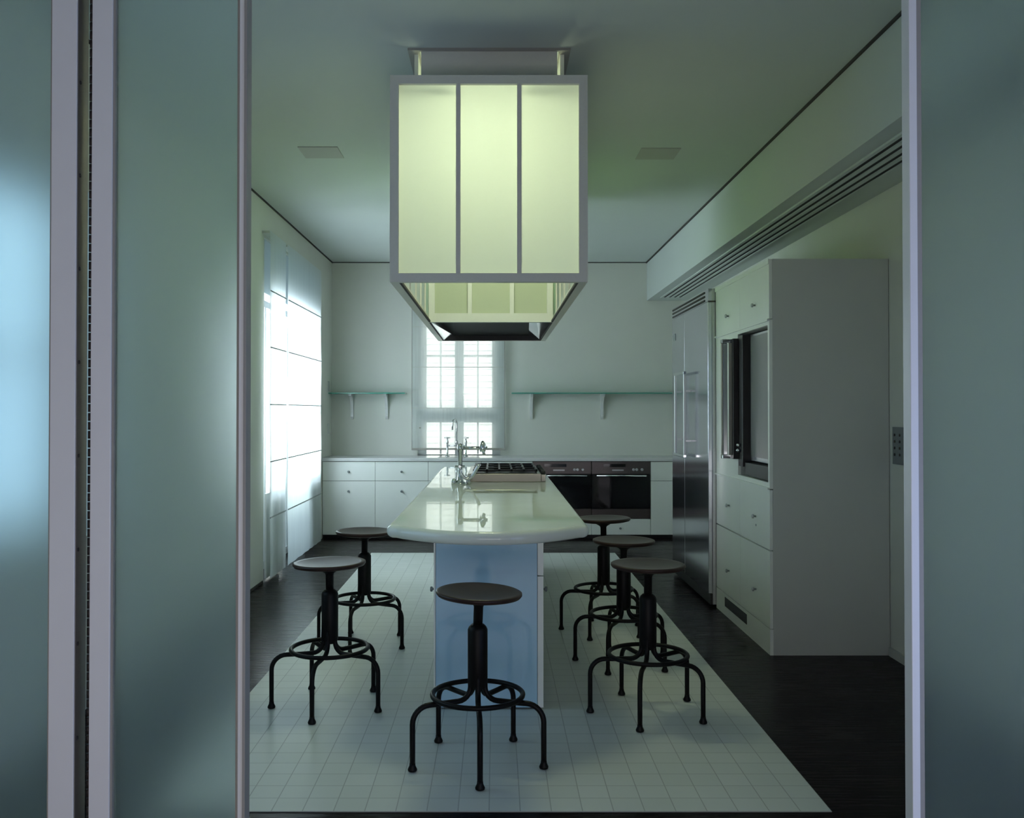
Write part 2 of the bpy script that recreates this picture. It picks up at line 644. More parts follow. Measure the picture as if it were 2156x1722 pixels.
SEAMS = (0.55, 1.02, 1.50, 1.98, 2.455)
BXP = XL + .07
drop_x('roman_blind', 7.62, 8.19, 0.04, 2.96, SEAMS, 'tall white roman blind drop at the left window, the one nearest the doors', BXP)
drop_x('roman_blind', 8.275, 9.208, 0.04, 2.96, SEAMS, 'widest white roman blind drop, in the middle of the left window', BXP)
drop_x('roman_blind', 9.214, 9.85, 0.04, 2.96, SEAMS, 'tall white roman blind drop at the left window, the one by the back cabinets', BXP)

r = empty('window_blind', (-0.442, YB - .06, 2.70))
m = MB()
n = 20
prev = None
for k in range(n + 1):
    z = -1.70 * k / n + 0.0
    a = m.bm.verts.new((-.548, .003 * sin(k * .8), z))
    b = m.bm.verts.new((.548, .003 * sin(k * .8), z))
    if prev:
        m.bm.faces.new((prev[0], a, b, prev[1]))
    prev = (a, b)
m.build('fabric', M['fabric_back'], r, smooth=True)
for z in (1.48, 1.965, 2.445):
    box('batten', M['lacquer_matt'], r, -.548, .548, -.010, -.004, z - 2.70 - .004, z - 2.70 + .004)
box('bottom_bar', M['bead'], r, -.556, .556, -.014, .010, -1.722, -1.698, .003)
box('head_rail', M['lacquer_matt'], r, -.55, .55, -.012, .058, -.03, 0.0)
box('side_strip', M['bead'], r, -.556, -.549, -.008, .004, -1.70, -.03)  # dark strip down each side of the blind
box('side_strip', M['bead'], r, .549, .556, -.008, .004, -1.70, -.03)
MB().lathe([(.0, 0), (.010, .0), (.010, .012), (.0, .014)], n=16, cap=False).build('cord_knob', M['bead'], r, loc=(-.455, -.02, -1.462))
tag(r, 'sheer white roman blind over the back window above the counter', 'blind')

# outdoors beyond the windows (terrace parapet)
struct(box('outside_parapet', M['outside'], None, -3.7, -3.5, 1.5, 12.5, -0.1, 0.62), 'low terrace wall outside the left windows', 'outside wall')
struct(box('outside_ground', M['outside'], None, -4.6, XO, 0.5, 11.2, -0.14, -0.02), 'pale terrace ground outside the left windows', 'ground')

struct(box('backdrop_wall', M['outside'], None, -4.2, 5, 14.2, 14.4, -0.1, 6.0), 'added pale wall catching sun as a backdrop for the back window', 'outside wall')  # wall added as a bright surface behind the back window
struct(box('outside_yard', M['outside'], None, -4.2, 5, YB + .3, 14.2, -0.3, -0.12), 'pale yard ground behind the kitchen', 'ground')

# ------------------------------------------------------------------ folding frosted-glass doors
DT = 0.045
ZT = 2.72


def leaf(name, x0, x1, wl, wr, label, yoff=0.0, bead_l=0.006, bead_r=0.006):
    r = empty(name, (x0, YD + yoff, 0))
    W_ = x1 - x0
    box('left_stile', M['door_frame'], r, 0, wl, 0, DT, 0.02, ZT, .002)
    box('right_stile', M['door_frame'], r, W_ - wr, W_, 0, DT, 0.02, ZT, .002)
    m = MB()
    m.box(wl, W_ - wr, 0, DT, 0.02, 0.20)
    m.box(wl, W_ - wr, 0, DT, ZT - .10, ZT)
    m.build('rail', M['door_frame'], r)
    m = MB()
    m.box(wl, wl + bead_l, .006, .03, .20, ZT - .10)
    m.box(W_ - wr - bead_r, W_ - wr, .006, .03, .20, ZT - .10)
    m.build('glazing_bead', M['bead'], r)
    box('frosted_pane', M['frost'], r, wl + .001, W_ - wr - .001, .016, .024, .20, ZT - .10)
    struct(r, label, 'door')
    return r


d1 = leaf('door_1', -1.550, -1.109, 0.06, 0.067, 'outer left frosted glass door leaf at the picture edge', bead_r=.005)
d2 = leaf('door_2', -1.069, -0.658, 0.054, 0.020, 'inner left frosted glass folding door leaf beside the opening', bead_r=.007)
d3 = leaf('door_3', 1.096, 1.70, 0.021, 0.06, 'right frosted glass door leaf with a pale frame', bead_l=.014)
# narrow darker strip along the free edge of the inner leaf
box('edge_strip', M['bead'], d2, .4045, .412, -.004, DT - .002, .02, ZT, .001)
# continuous (piano) hinge between the two left leaves
h = empty('hinge', (0.441, 0, 0))
h.parent = d1
box('hinge_leaf', M['hinge'], h, -.0005, .0018, .004, DT + .02, .03, ZT - .02)
box('hinge_back_leaf', M['hinge'], h, .0185, .0395, DT + .004, DT + .008, .03, ZT - .02)
m = MB()
z = .03
while z < ZT - .04:
    m.lathe([(.005, z), (.005, z + .021)], (.0165, DT + .006, 0), 10)
    z += .024
m.build('hinge_knuckle', M['screw'], h)
m_s = []
for k in range(10):
    z = 0.335 + 0.2487 * k
    MB().lathe([(.0001, 0), (.0052, 0.0), (.0052, .0016), (.0001, .0022)], n=14, axis='X', cap=False).build('screw', M['screw'], h, loc=(.0018, .017, z))
    q = MB()
    q.lathe([(.0001, 0), (.0048, 0.0), (.0048, -.0016), (.0001, -.0022)], n=14, axis='Y', cap=False)
    q.build('screw', M['screw'], h, loc=(.0335, DT + .004, z))

# ------------------------------------------------------------------ lantern range hood
HX0, HX1, HY0, HY1, HZ0, HZ1 = -0.489, 0.428, 4.20, 7.80, 2.045, 3.005
hood = empty('range_hood', ((HX0 + HX1) / 2, (HY0 + HY1) / 2, HZ0))
hx, hy, hh = (HX1 - HX0) / 2, (HY1 - HY0) / 2, HZ1 - HZ0
fw = 0.040
m = MB()
for sx in (-1, 1):
    for sy in (-1, 1):
        a, b = sorted((sx * hx, sx * (hx - fw)))
        c, d = sorted((sy * hy, sy * (hy - fw)))
        m.box(a, b, c, d, 0, hh)
for z0, z1 in ((0, fw), (hh - fw, hh)):
    for sy in (-1, 1):
        c, d = sorted((sy * hy, sy * (hy - fw)))
        m.box(-hx + fw, hx - fw, c, d, z0, z1)
    for sx in (-1, 1):
        a, b = sorted((sx * hx, sx * (hx - fw)))
        m.box(a, b, -hy + fw, hy - fw, z0, z1)
m.build('frame', M['hood_frame'], hood)
YP = 6.12 - (HY0 + HY1) / 2            # partition between the light box and the extractor
for xm in (-.1417, .1417):
    for yy in (-hy, hy - .03):
        box('mullion', M['hood_frame'], hood, xm - .010, xm + .010, yy + .004, yy + .03, fw, hh - fw)
for a, b in ((-hx + fw, -.1517), (-.1317, .1317), (.1517, hx - fw)):
    MB().quad((a, -hy + .022, fw), (b, -hy + .022, fw), (b, -hy + .022, hh - fw), (a, -hy + .022, hh - fw)).build('opal_pane', M['opal'], hood, recalc=False)
    MB().quad((a, hy - .022, fw), (b, hy - .022, fw), (b, hy - .022, hh - fw), (a, hy - .022, hh - fw)).build('opal_pane', M['opal'], hood, recalc=False)
ys = [-hy + fw + (2 * hy - 2 * fw) * i / 10 for i in range(11)]
for sx in (-1, 1):
    for i in range(10):
        X = sx * (hx - .022)
        MB().quad((X, ys[i] + .01, fw), (X, ys[i + 1] - .01, fw), (X, ys[i + 1] - .01, hh - fw), (X, ys[i] + .01, hh - fw)).build('side_pane', M['opal'], hood, recalc=False)
        if i:
            a, b = sorted((sx * (hx - .004), sx * (hx - .03)))
            box('side_mullion', M['hood_frame'], hood, a, b, ys[i] - .01, ys[i] + .01, fw, hh - fw)
# top plate with the opening under the neck
m = MB()
m.box(-hx + fw, -.33, -hy + fw, hy - fw, hh - .02, hh - .004)
m.box(.33, hx - fw, -hy + fw, hy - fw, hh - .02, hh - .004)
m.box(-.33, .33, -hy + fw, -1.50, hh - .02, hh - .004)
m.box(-.33, .33, 1.50, hy - fw, hh - .02, hh - .004)
m.build('top_plate', M['inner_white'], hood)
# partition frame and its panes
m = MB()
m.box(-hx + fw, hx - fw, YP, YP + .04, 0, .06)
m.box(-hx + fw, hx - fw, YP, YP + .04, hh - .08, hh - .02)
for xc in (-hx + fw + .02, -.1417, .1417, hx - fw - .02):
    wd = .014 if abs(xc) < .2 else .02
    m.box(xc - wd, xc + wd, YP, YP + .04, .06, hh - .08)
m.build('partition_frame', M['inner_white'], hood)
for a, b in ((-hx + fw + .04, -.1557), (-.1277, .1277), (.1557, hx - fw - .04)):
    box('partition_pane', M['inner_pane'], hood, a, b, YP + .032, YP + .038, .06, hh - .08)
# dark edge strips on the lower rails
m = MB()
m.box(-hx + fw, -hx + fw + .012, -hy + fw, hy - fw, .0, .012)
m.build('edge_gasket', M['reveal'], hood)
box('edge_gasket', M['reveal'], hood, hx - fw - .012, hx - fw, -hy + fw, hy - fw, .0, .012)
# extractor: steel liner and black filter
m = MB()
yb0, yb1 = YP + .04, hy - fw
m.quad((-hx + fw + .012, yb0, .004), (-hx + fw + .012, yb1, .004), (-.315, yb1, .04), (-.27, yb0, .34))
m.quad((hx - fw - .012, yb1, .004), (hx - fw - .012, yb0, .004), (.27, yb0, .34), (.315, yb1, .04))
m.build('steel_liner', M['chrome'], hood, recalc=False)
MB().quad((-.27, yb0, .34), (.27, yb0, .34), (.315, yb1, .04), (-.315, yb1, .04)).build('filter', M['grille'], hood, recalc=False)
for k in range(12):
    x = -.24 + .48 * k / 11
    box('filter_clip', M['steel'], hood, x - .004, x + .004, yb0 + .03, yb0 + .05, .316, .332)
box('rear_lip', M['grille'], hood, -hx + fw, hx - fw, hy - fw - .012, hy - fw, .002, .05)
# neck up to the ceiling
NZ = ZC - HZ0
box('neck_front', M['hood_frame'], hood, -.335, .335, -1.54, -1.52, hh, NZ)
box('neck_back', M['hood_frame'], hood, -.335, .335, 1.52, 1.54, hh, NZ)
box('neck_side', M['inner_white'], hood, -.372, -.352, -1.50, 1.50, hh, NZ)
box('neck_side', M['inner_white'], hood, .352, .372, -1.50, 1.50, hh, NZ)
m = MB()
m.box(-.40, -.345, -1.555, 1.555, NZ - .012, NZ)
m.box(.345, .40, -1.555, 1.555, NZ - .012, NZ)
m.box(-.345, .345, -1.555, -1.535, NZ - .012, NZ)
m.box(-.345, .345, 1.535, 1.555, NZ - .012, NZ)
m.build('ceiling_collar', M['bead'], hood)
for x in (-.16, .16):
    MB().tube([(x, -hy + .16, hh - .075), (x, YP - .12, hh - .075)], .014, 10).build('lamp_tube', M['tube'], hood)
tag(hood, 'white lantern shaped range hood with lit opal panes hanging over the island', 'range hood')
# the light of the hood's own lamps
hc = hood.location
HOODC = (0.90, 1.0, 0.64)
yl = hc.y - hy + .75
area('hood_front_lamp', (hc.x, yl, HZ1 - .09), (hc.x, yl - .62, HZ1 - .75), .52, .10, 11.0, HOODC)
area('hood_partition_lamp', (hc.x, yl + .25, HZ1 - .09), (hc.x, yl + 1.05, HZ1 - .75), .52, .10, 9.0, HOODC)
area('hood_rear_lamp', (hc.x, hc.y + 1.0, HZ1 - .10), (hc.x, hc.y + 1.0, 0), .4, 1.2, 17, (0.60, 1.0, 0.40))
for x in (-.345, .345):
    area('hood_neck_lamp', (hc.x + x * .9, hc.y - 1.3, HZ1 + .03), (hc.x + x * .9, hc.y - 1.3, 5), .03, .3, 0.12, HOODC)

# ------------------------------------------------------------------ ceiling fittings
for x, y, lab in ((-1.20, 6.25, 'flush square ceiling grille left of the hood'), (1.125, 6.28, 'flush square ceiling grille right of the hood')):
    o = MB().box(-.135, .135, -.135, .135, -.006, 0, .002).build('ceiling_grille', M['speaker'], None, loc=(x, y, ZC))
    tag(o, lab, 'grille', 'ceiling grilles')

df = empty('air_diffuser', (2.045, 6.5, SZ - .0015))
m = MB()
y0, y1 = -3.9, 4.05
xs = [-.118 + .059 * i for i in range(5)]
for i, x in enumerate(xs):
    m.box(x - .012, x + .012, y0, y1, -.012, 0)
m.build('blade', M['ceiling'], df)
m = MB()
for a, b in zip(xs, xs[1:]):
    m.box(a + .012, b - .012, y0, y1, -.003, -.0005)
m.build('slot', M['reveal'], df)
tag(df, 'long four-slot air diffuser set in the underside of the boxed beam', 'air diffuser')

# ------------------------------------------------------------------ small hardware


def knob(parent, loc, direction, material=None, r=.013, length=.026, name='knob'):
    m = MB()
    prof = [(r * .45, 0), (r * .42, length * .45), (r, length * .6), (r, length * .9), (r * .7, length)]
    if direction in ('-X', '-Y'):
        prof = [(a, -b) for a, b in prof]
    m.lathe(prof, n=18, axis=direction[-1])
    return m.build(name, material or M['steel'], parent, loc=loc)


# ------------------------------------------------------------------ tall cabinet with built-in oven
CX, CY0, CY1, CZ = 1.627, 5.40, 6.71, 2.352
tall = empty('tall_cabinet', (CX, CY0, 0))
D_ = XR - CX - .004
LY = CY1 - CY0
NY0, NY1, NZ0, NZ1 = .03, .70, 1.02, 1.96      # oven niche
m = MB()
m.box(.02, D_, 0, LY, 0.0, NZ0)
m.box(.02, D_, 0, LY, NZ1, CZ)
m.box(.02, D_, 0, NY0, NZ0, NZ1)
m.box(.02, D_, NY1, LY, NZ0, NZ1)
m.box(.50, D_, NY0, NY1, NZ0, NZ1)
m.build('carcass', M['lacquer_matt'], tall)


def front(name, y0, y1, z0, z1, mat_=None):
    return box(name, mat_ or M['lacquer'], tall, 0, .0195, y0 + .0015, y1 - .0015, z0 + .002, z1 - .002, .0015)


KY0, KY1 = .29, .94
HALF = .655
for y0, y1, ky in ((0, HALF, KY0), (HALF, LY, KY1)):
    d = front('upper_door', y0, y1, 1.995, CZ)
    knob(d, (0, ky, 2.108), '-X')
    d = front('lower_drawer', y0, y1, .62, .98)
    knob(d, (0, ky, .789), '-X')
    d = front('bottom_drawer', y0, y1, .155, .615)
    knob(d, (0, ky, .335), '-X')
MB().lathe([(.0001, 0), (.007, 0), (.007, -.003), (.0001, -.004)], n=14, axis='X', cap=False).build('keyhole', M['steel'], tall, loc=(0, .285, .735))
m = MB()
m.box(0, .0195, 0, NY0, NZ0 - .036, NZ1 + .03)
m.box(0, .0195, NY1, LY, NZ0 - .036, NZ1 + .03)
m.box(0, .0195, NY0, NY1, NZ0 - .036, NZ0)
m.box(0, .0195, NY0, NY1, NZ1, NZ1 + .03)
m.build('oven_surround', M['lacquer'], tall)
box('ledge', M['lacquer'], tall, -.012, .0, 0, LY, NZ1 + .022, NZ1 + .034)
box('ledge', M['lacquer'], tall, -.012, .0, 0, LY, NZ0 - .040, NZ0 - .028)
box('cornice', M['lacquer'], tall, -.006, .0, 0, LY, CZ - .03, CZ)
m = MB()
m.box(.0, .0195, 0, LY, 0.0, .152)
m.build('plinth', M['lacquer'], tall)
m = MB()
m.box(-.002, .004, .50, 1.06, .065, .130)
gr = m.build('plinth_vent', M['black'], tall)
tag(tall, 'tall white cabinet unit with drawers and a built-in oven, right of the island', 'cabinet')

ov = empty('wall_oven', (CX, CY0, NZ0))
m = MB()
m.box(.10, .49, NY0 + .004, NY1 - .004, .004, NZ1 - NZ0 - .004)
m.build('body', M['black'], ov)
oh = NZ1 - NZ0
m = MB()
m.box(.05, .10, NY0 + .05, NY1 - .12, .10, oh - .012, .004)
dr = m.build('door', M['steel'], ov)
m = MB()
m.box(.044, .05, NY0 + .075, NY1 - .15, .13, oh - .03)
m.build('door_glass', mat('grey_oven_glass', (0.20, 0.205, 0.21), 0.32, 0.0, 0.4, noise=0.02), dr)
box('control_column', M['black'], ov, -.034, -.0005, NY1 - .012, NY1 + .028, .105, oh - .028, .002)
box('side_frame', M['black'], ov, .0, .10, NY1 - .115, NY1 - .006, .06, oh - .012, .003)
m = MB()
m.box(.012, .09, NY0 + .012, NY1 - .12, .008, .09)
lower = m.build('lower_vent', M['black'], ov)
# upright handle projecting into the room at the far side
hd = MB()
hd.box(-.088, -.058, NY1 + .045, NY1 + .070, .13, oh - .055, .004)
hnd = hd.build('handle', M['chrome'], ov)
for z in (oh - .055, .105):
    box('handle_bracket', M['chrome'], hnd, -.096, -.001, NY1 + .030, NY1 + .085, z, z + .027, .003)
box('handle_strip', M['bead'], hnd, -.096, -.090, NY1 + .040, NY1 + .075, .132, oh - .055)
box('handle_backplate', M['bead'], hnd, -.050, -.002, NY1 + .040, NY1 + .046, .132, oh - .055)
for z in (.20, .165):
    MB().lathe([(.0001, 0), (.012, 0), (.012, -.025), (.0001, -.028)], n=16, axis='X', cap=False).build('oven_knob', M['chrome'], ov, loc=(0, NY1 - .06, z))
tag(ov, 'built-in oven with grey glass door and upright handle set in the tall cabinet', 'oven')

# ------------------------------------------------------------------ fridge
FX, FY0, FY1, FZ = 1.572, 6.715, 8.085, 2.352
fr = empty('refrigerator', (FX, FY0, 0))
FW = FY1 - FY0
box('body', M['steel'], fr, .03, XR - FX - .004, 0, FW, .02, FZ, .002)
SEAM = .84
for y0, y1 in ((0.004, SEAM), (SEAM + .006, FW - .004)):
    box('door', M['fridge_steel'], fr, 0, .0295, y0, y1, .10, 2.255, .003)
m = MB()
m.box(0.004, .0295, .004, FW - .004, 2.258, FZ)
gp = m.build('grille', M['fridge_steel'], fr)
m = MB()
for k in range(3):
    z = 2.268 + .030 * k
    m.box(0.0, .0045, .12, FW - .012, z, z + .013)
m.build('grille_slot', M['reveal'], gp)
box('grille_dark_joint', M['reveal'], fr, .0, .056, -.001, .0, 2.250, 2.262)  # dark line across the near side at the grille joint
m = MB()
m.box(.012, .03, .004, FW - .004, .02, .098)
m.build('kick_plate', M['black'], fr)
hb = empty('handle', (0, 0, 0))
hb.parent = fr
for y in (.60, .97):
    box('handle_bar', M['bright_steel'], hb, -.060, -.042, y - .011, y + .011, 1.09, 1.745, .004)
    for z in (1.60, 1.20):
        box('handle_standoff', M['steel'], hb, -.043, -.001, y - .006, y + .006, z, z + .012)
for z in (1.742, 1.072):
    box('handle_cap', M['chrome'], hb, -.064, -.040, .585, .985, z, z + .022, .003)
box('control_badge', M['keypad'], fr, -.003, .0, FW - .16, FW - .08, 2.06, 2.12, .001)
tag(fr, 'wide stainless steel refrigerator with bar handles beyond the tall white cabinet', 'refrigerator')

# ------------------------------------------------------------------ light switch keypad on the right wall
kp = empty('switch_panel', (XR, 5.277, 1.245))
box('plate', M['keypad'], kp, -.010, 0, -.070, .065, -.108, .108, .002)
for i in range(2):
    for k in range(4):
        yy = -.035 + .066 * i
        zz = .062 - .038 * k
        MB().lathe([(.0001, 0), (.008, 0), (.008, -.004), (.0001, -.005)], n=14, axis='X', cap=False).build('button', M['dot'], kp, loc=(-.010, yy, zz))
tag(kp, 'grey switch panel with two columns of buttons on the right wall', 'switch panel')
for z, lab in ((1.733, 'small white outlet plate high on the left wall beside the shelf'), (1.235, 'small white outlet plate low on the left wall above the counter')):
    o = MB().box(0, .008, -.04, .04, -.06, .06, .002).build('wall_outlet', M['counter'], None, loc=(XL, 10.66, z))
    tag(o, lab, 'outlet')

# ------------------------------------------------------------------ back counter run
BY = 10.30
CT = .912
o = MB().box(XL + .002, XR - .002, BY - .015, YB - .001, CT - .036, CT, .003).build('back_worktop', M['counter'], None)
tag(o, 'long white worktop along the back wall', 'worktop')


def base_unit(x0, x1, label, knobs=True, group=None):
    r = empty('base_cabinet', ((x0 + x1) / 2, BY, 0))
    hw_ = (x1 - x0) / 2
    m = MB()
    m.box(-hw_ + .001, hw_ - .001, .02, .59, .055, CT - .037)
    m.build('carcass', M['seam'], r)
    box('plinth', M['black'], r, -hw_, hw_, .055, .59, 0, .054)
    a = box('drawer', M['lacquer'], r, -hw_ + .002, hw_ - .002, 0, .0195, .656, CT - .042, .0015)
    b = box('door', M['lacquer'], r, -hw_ + .002, hw_ - .002, 0, .0195, .045, .651, .0015)
    if knobs:
        kx = 0.0
        knob(a, (kx, 0, .757), '-Y', M['keypad'])
        knob(b, (kx, 0, .536), '-Y', M['keypad'])
    tag(r, label, 'cabinet', group)
    return r


GR = 'white base cabinets along the back wall'
base_unit(XL + .003, -1.36, 'white base cabinet in the back left corner below the blind', group=GR)
base_unit(-1.36, -.76, 'white base cabinet second from the back left corner', group=GR)
base_unit(-.76, -.16, 'white base cabinet under the back window and bridge faucet', group=GR)
base_unit(-.16, .42, 'white base cabinet between the back window and the left black oven', group=GR)
base_unit(1.755, XR - .003, 'white base cabinet between the right black oven and the fridge', knobs=False, group=GR)


def oven_unit(x0, x1, label, olabel):
    r = empty('oven_cabinet', ((x0 + x1) / 2, BY, 0))
    hw_ = (x1 - x0) / 2
    m = MB()
    m.box(-hw_ + .001, hw_ - .001, .02, .59, .055, .222)
    m.build('carcass', M['lacquer_matt'], r)
    box('plinth', M['black'], r, -hw_, hw_, .055, .59, 0, .054)
    d = box('drawer', M['lacquer'], r, -hw_ + .002, hw_ - .002, 0, .0195, .045, .222, .0015)
    knob(d, (-.01, 0, .118), '-Y', M['keypad'])
    tag(r, label, 'cabinet', 'low white drawer units below the ovens')
    o = empty('oven', ((x0 + x1) / 2, BY, .226))
    h_ = CT - .040 - .226
    w_ = hw_ - .004
    box('body', M['black'], o, -hw_ + .016, hw_ - .016, .022, .56, .001, h_ - .002)
    cp = box('control_panel', mat('dark_steel_panel', (0.13, 0.11, 0.11), 0.28, 0.8, noise=0.04), o, -w_, w_, -.004, .021, .505, h_, .002)
    box('display', M['black_glass'], cp, -.20, .05, -.006, -.004, .585, .618)
    for kx in (.14, .175, .235):
        knob(cp, (kx, -.004, .555), '-Y', M['steel'], r=.016, length=.022)
    box('name_strip', M['steel'], cp, -.10, .03, -.0055, -.004, .540, .556)
    d = box('door', M['black_glass'], o, -w_, w_, -.006, .021, .115, .500, .003)
    m = MB()
    m.tube([(-w_ + .05, -.045, .487), (w_ - .05, -.045, .487)], .011, 14)
    for xx in (-w_ + .08, w_ - .08):
        m.box(xx - .008, xx + .008, -.042, -.006, .481, .493)
    m.build('handle', M['chrome'], d)
    box('lower_panel', mat('dark_lower_panel', (0.09, 0.07, 0.07), 0.35, 0.6, noise=0.04), o, -w_, w_, -.004, .021, .002, .110, .002)
    tag(o, olabel, 'oven', 'black ovens under the back worktop')


oven_unit(.42, 1.087, 'low white drawer unit under the left black oven', 'black glass oven under the back worktop, partly hidden by the island')
oven_unit(1.087, 1.755, 'low white drawer unit under the right black oven', 'black glass oven under the back worktop, the one nearest the fridge')

# glass shelves on brackets


def shelf(x0, x1, brackets, label):
    r = empty('glass_shelf', ((x0 + x1) / 2, YB, 1.645))
    hw_ = (x1 - x0) / 2
    box('glass_plate', M['shelf_glass'], r, -hw_, hw_, -.26, -.002, 0, .014, .001)
    for bx in brackets:
        x = bx - (x0 + x1) / 2
        pts = [(0, 0), (-.20, 0), (-.20, -.022)]
        for k in range(1, 9):
            a = pi / 2 * k / 8
            pts.append((-.20 + .17 * sin(a), -.022 - .20 * (1 - cos(a))))
        pts += [(-.03, -.27), (-.018, -.295), (0, -.30)]
        MB().prism(pts, 'X', x - .016, x + .016).build('bracket', M['counter'], r)
    tag(r, label, 'shelf', 'green glass shelves on the back wall')


shelf(-1.955, -1.06, (-1.712, -1.300), 'short green glass wall shelf left of the back window')
shelf(.19, 2.30, (.430, 1.275), 'long green glass wall shelf right of the back window')

# bridge faucet on the back worktop
bf = empty('bridge_faucet', (-.452, 10.62, CT))
m = MB()
for x in (-.108, .108):
    m.lathe([(.026, 0), (.026, .008), (.012, .016), (.012, .15), (.015, .155), (.015, .18), (.009, .19), (.009, .212)], (x, 0, 0), 18)
m.tube([(-.108, 0, .128), (.108, 0, .128)], .010, 12)
m.build('bridge_body', M['chrome'], bf)
pts = [(0, 0, .128), (0, 0, .34)]
for k in range(0, 13):
    a = pi * k / 12
    pts.append((-.022 + .022 * cos(a), -.075 * (1 - cos(a)) / 2, .375 + .065 * sin(a)))
pts.append((-.046, -.078, .31))
MB().tube(pts, .0105, 12).build('spout', M['chrome'], bf)
MB().lathe([(.018, 0), (.018, .05), (.011, .06)], (0, 0, .13), 16).build('spout_collar', M['chrome'], bf)
for x in (-.108, .108):
    m = MB()
    m.tube([(x - .034, 0, .218), (x + .034, 0, .218)], .006, 8)
    m.tube([(x, -.034, .218), (x, .034, .218)], .006, 8)
    m.lathe([(.010, .21), (.010, .228)], (x, 0, 0), 12)
    m.build('cross_handle', M['chrome'], bf)
tag(bf, 'chrome bridge faucet with tall spout and cross handles below the back window', 'faucet')
m = MB()
m.box(-.24, .24, .0, .012, 0, .003)
m.box(-.24, .24, -.18, -.168, 0, .003)
m.box(-.24, -.228, -.168, 0, 0, .003)
m.box(.228, .24, -.168, 0, 0, .003)
o = m.build('sink_rim', M['steel'], None, loc=(-.42, 10.57, CT))
tag(o, 'steel rim of the sink set in the back worktop under the window', 'sink')

# ------------------------------------------------------------------ island
IX0, IX1 = -.299, .233
IY0, IY1 = 4.42, 8.45
IT = .912
isl = empty('kitchen_island', ((IX0 + IX1) / 2, IY0, 0))
iw = (IX1 - IX0) / 2
IL = IY1 - IY0
box('carcass', M['seam'], isl, -iw + .022, iw - .022, .022, IL, .035, IT - .062)
box('plinth', M['black'], isl, -iw + .03, iw - .03, .03, IL - .02, 0, .034)
box('end_panel', M['glossy_panel'], isl, -iw + .010, iw - .030, 0, .021, .012, IT - .062, .001)
m = MB()
m.box(iw - .028, iw, .0, .021, .012, .645)
m.box(iw - .028, iw, .0, .021, .651, IT - .062)
m.box(-iw, -iw + .008, .0, .021, .012, IT - .062)
m.build('edge_strip', M['lacquer'], isl)
nd = 6
for sx in (-1, 1):
    for i in range(nd):
        a = .024 + (IL - .03) * i / nd
        b = .024 + (IL - .03) * (i + 1) / nd
        x0, x1 = sorted((sx * iw, sx * (iw - .02)))
        dw = box('drawer', M['lacquer'], isl, x0, x1, a + .002, b - .002, .651, IT - .066, .0015)
        dd = box('door', M['lacquer'], isl, x0, x1, a + .002, b - .002, .04, .646, .0015)
        knob(dw, (sx * iw, (a + b) / 2, .755), 'X' if sx > 0 else '-X', M['keypad'])
        knob(dd, (sx * iw, a + .10, .560), 'X' if sx > 0 else '-X', M['keypad'])
tag(isl, 'white kitchen island base with a glossy bluish end panel and small knobs', 'kitchen island')

# worktop outline (plan): bowed front, rounded corners, bullnose edge


def rounded_outline():
    x0, x1 = -.513, .443
    xm = (x0 + x1) / 2
    hw_ = (x1 - x0) / 2
    pts = []
    yc, bow = 4.255, .245
    nfront = 40
    for i in range(nfront + 1):           # bow from left to right
        t = -1 + 2 * i / nfront
        pts.append((xm + (hw_ - .035) * t, yc - bow * (1 - abs(t) ** 2.1)))
    for k in range(1, 7):                 # right front corner
        a = -pi / 2 + pi / 2 * k / 6 * 1.0
        pts.append((xm + hw_ - .035 + .035 * cos(a), yc + .05 + .05 * sin(a)))
    yb = 8.72
    rb = .10
    for k in range(0, 9):
        a = pi / 2 * k / 8
        pts.append((xm + hw_ - rb + rb * cos(a), yb - rb + rb * sin(a)))
    for k in range(0, 9):
        a = pi / 2 + pi / 2 * k / 8
        pts.append((xm - hw_ + rb + rb * cos(a), yb - rb + rb * sin(a)))
    for k in range(0, 6):
        a = pi + pi / 2 * k / 6
        pts.append((xm - hw_ + .035 + .035 * cos(a), yc + .05 + .05 * sin(a)))
    return pts


out = rounded_outline()
cx_ = sum(p[0] for p in out) / len(out)
n = len(out)
# inward normals
nrm = []
for i in range(n):
    a, b = Vector(out[i - 1]), Vector(out[(i + 1) % n])
    t = (b - a).normalized()
    nrm.append(Vector((-t.y, t.x)))
bm = bmesh.new()
rings = []
TH = .060
for inset, z in [(TH / 2 - TH / 2 * cos(a), -TH / 2 + TH / 2 * sin(a)) for a in [pi / 2 * k / 6 for k in range(-6, 7)]]:
    rings.append([bm.verts.new((out[i][0] + nrm[i].x * inset, out[i][1] + nrm[i].y * inset, IT + z)) for i in range(n)])
for a, b in zip(rings, rings[1:]):
    for i in range(n):
        fc = bm.faces.new((a[i], a[(i + 1) % n], b[(i + 1) % n], b[i]))
        fc.smooth = True
bm.faces.new(list(reversed(rings[0])))
bm.faces.new(rings[-1])
mb = MB()
mb.bm.free()
mb.bm = bm
o = mb.build('island_worktop', M['marble'], None)
tag(o, 'long glossy pale green island worktop with a bowed front edge', 'worktop')

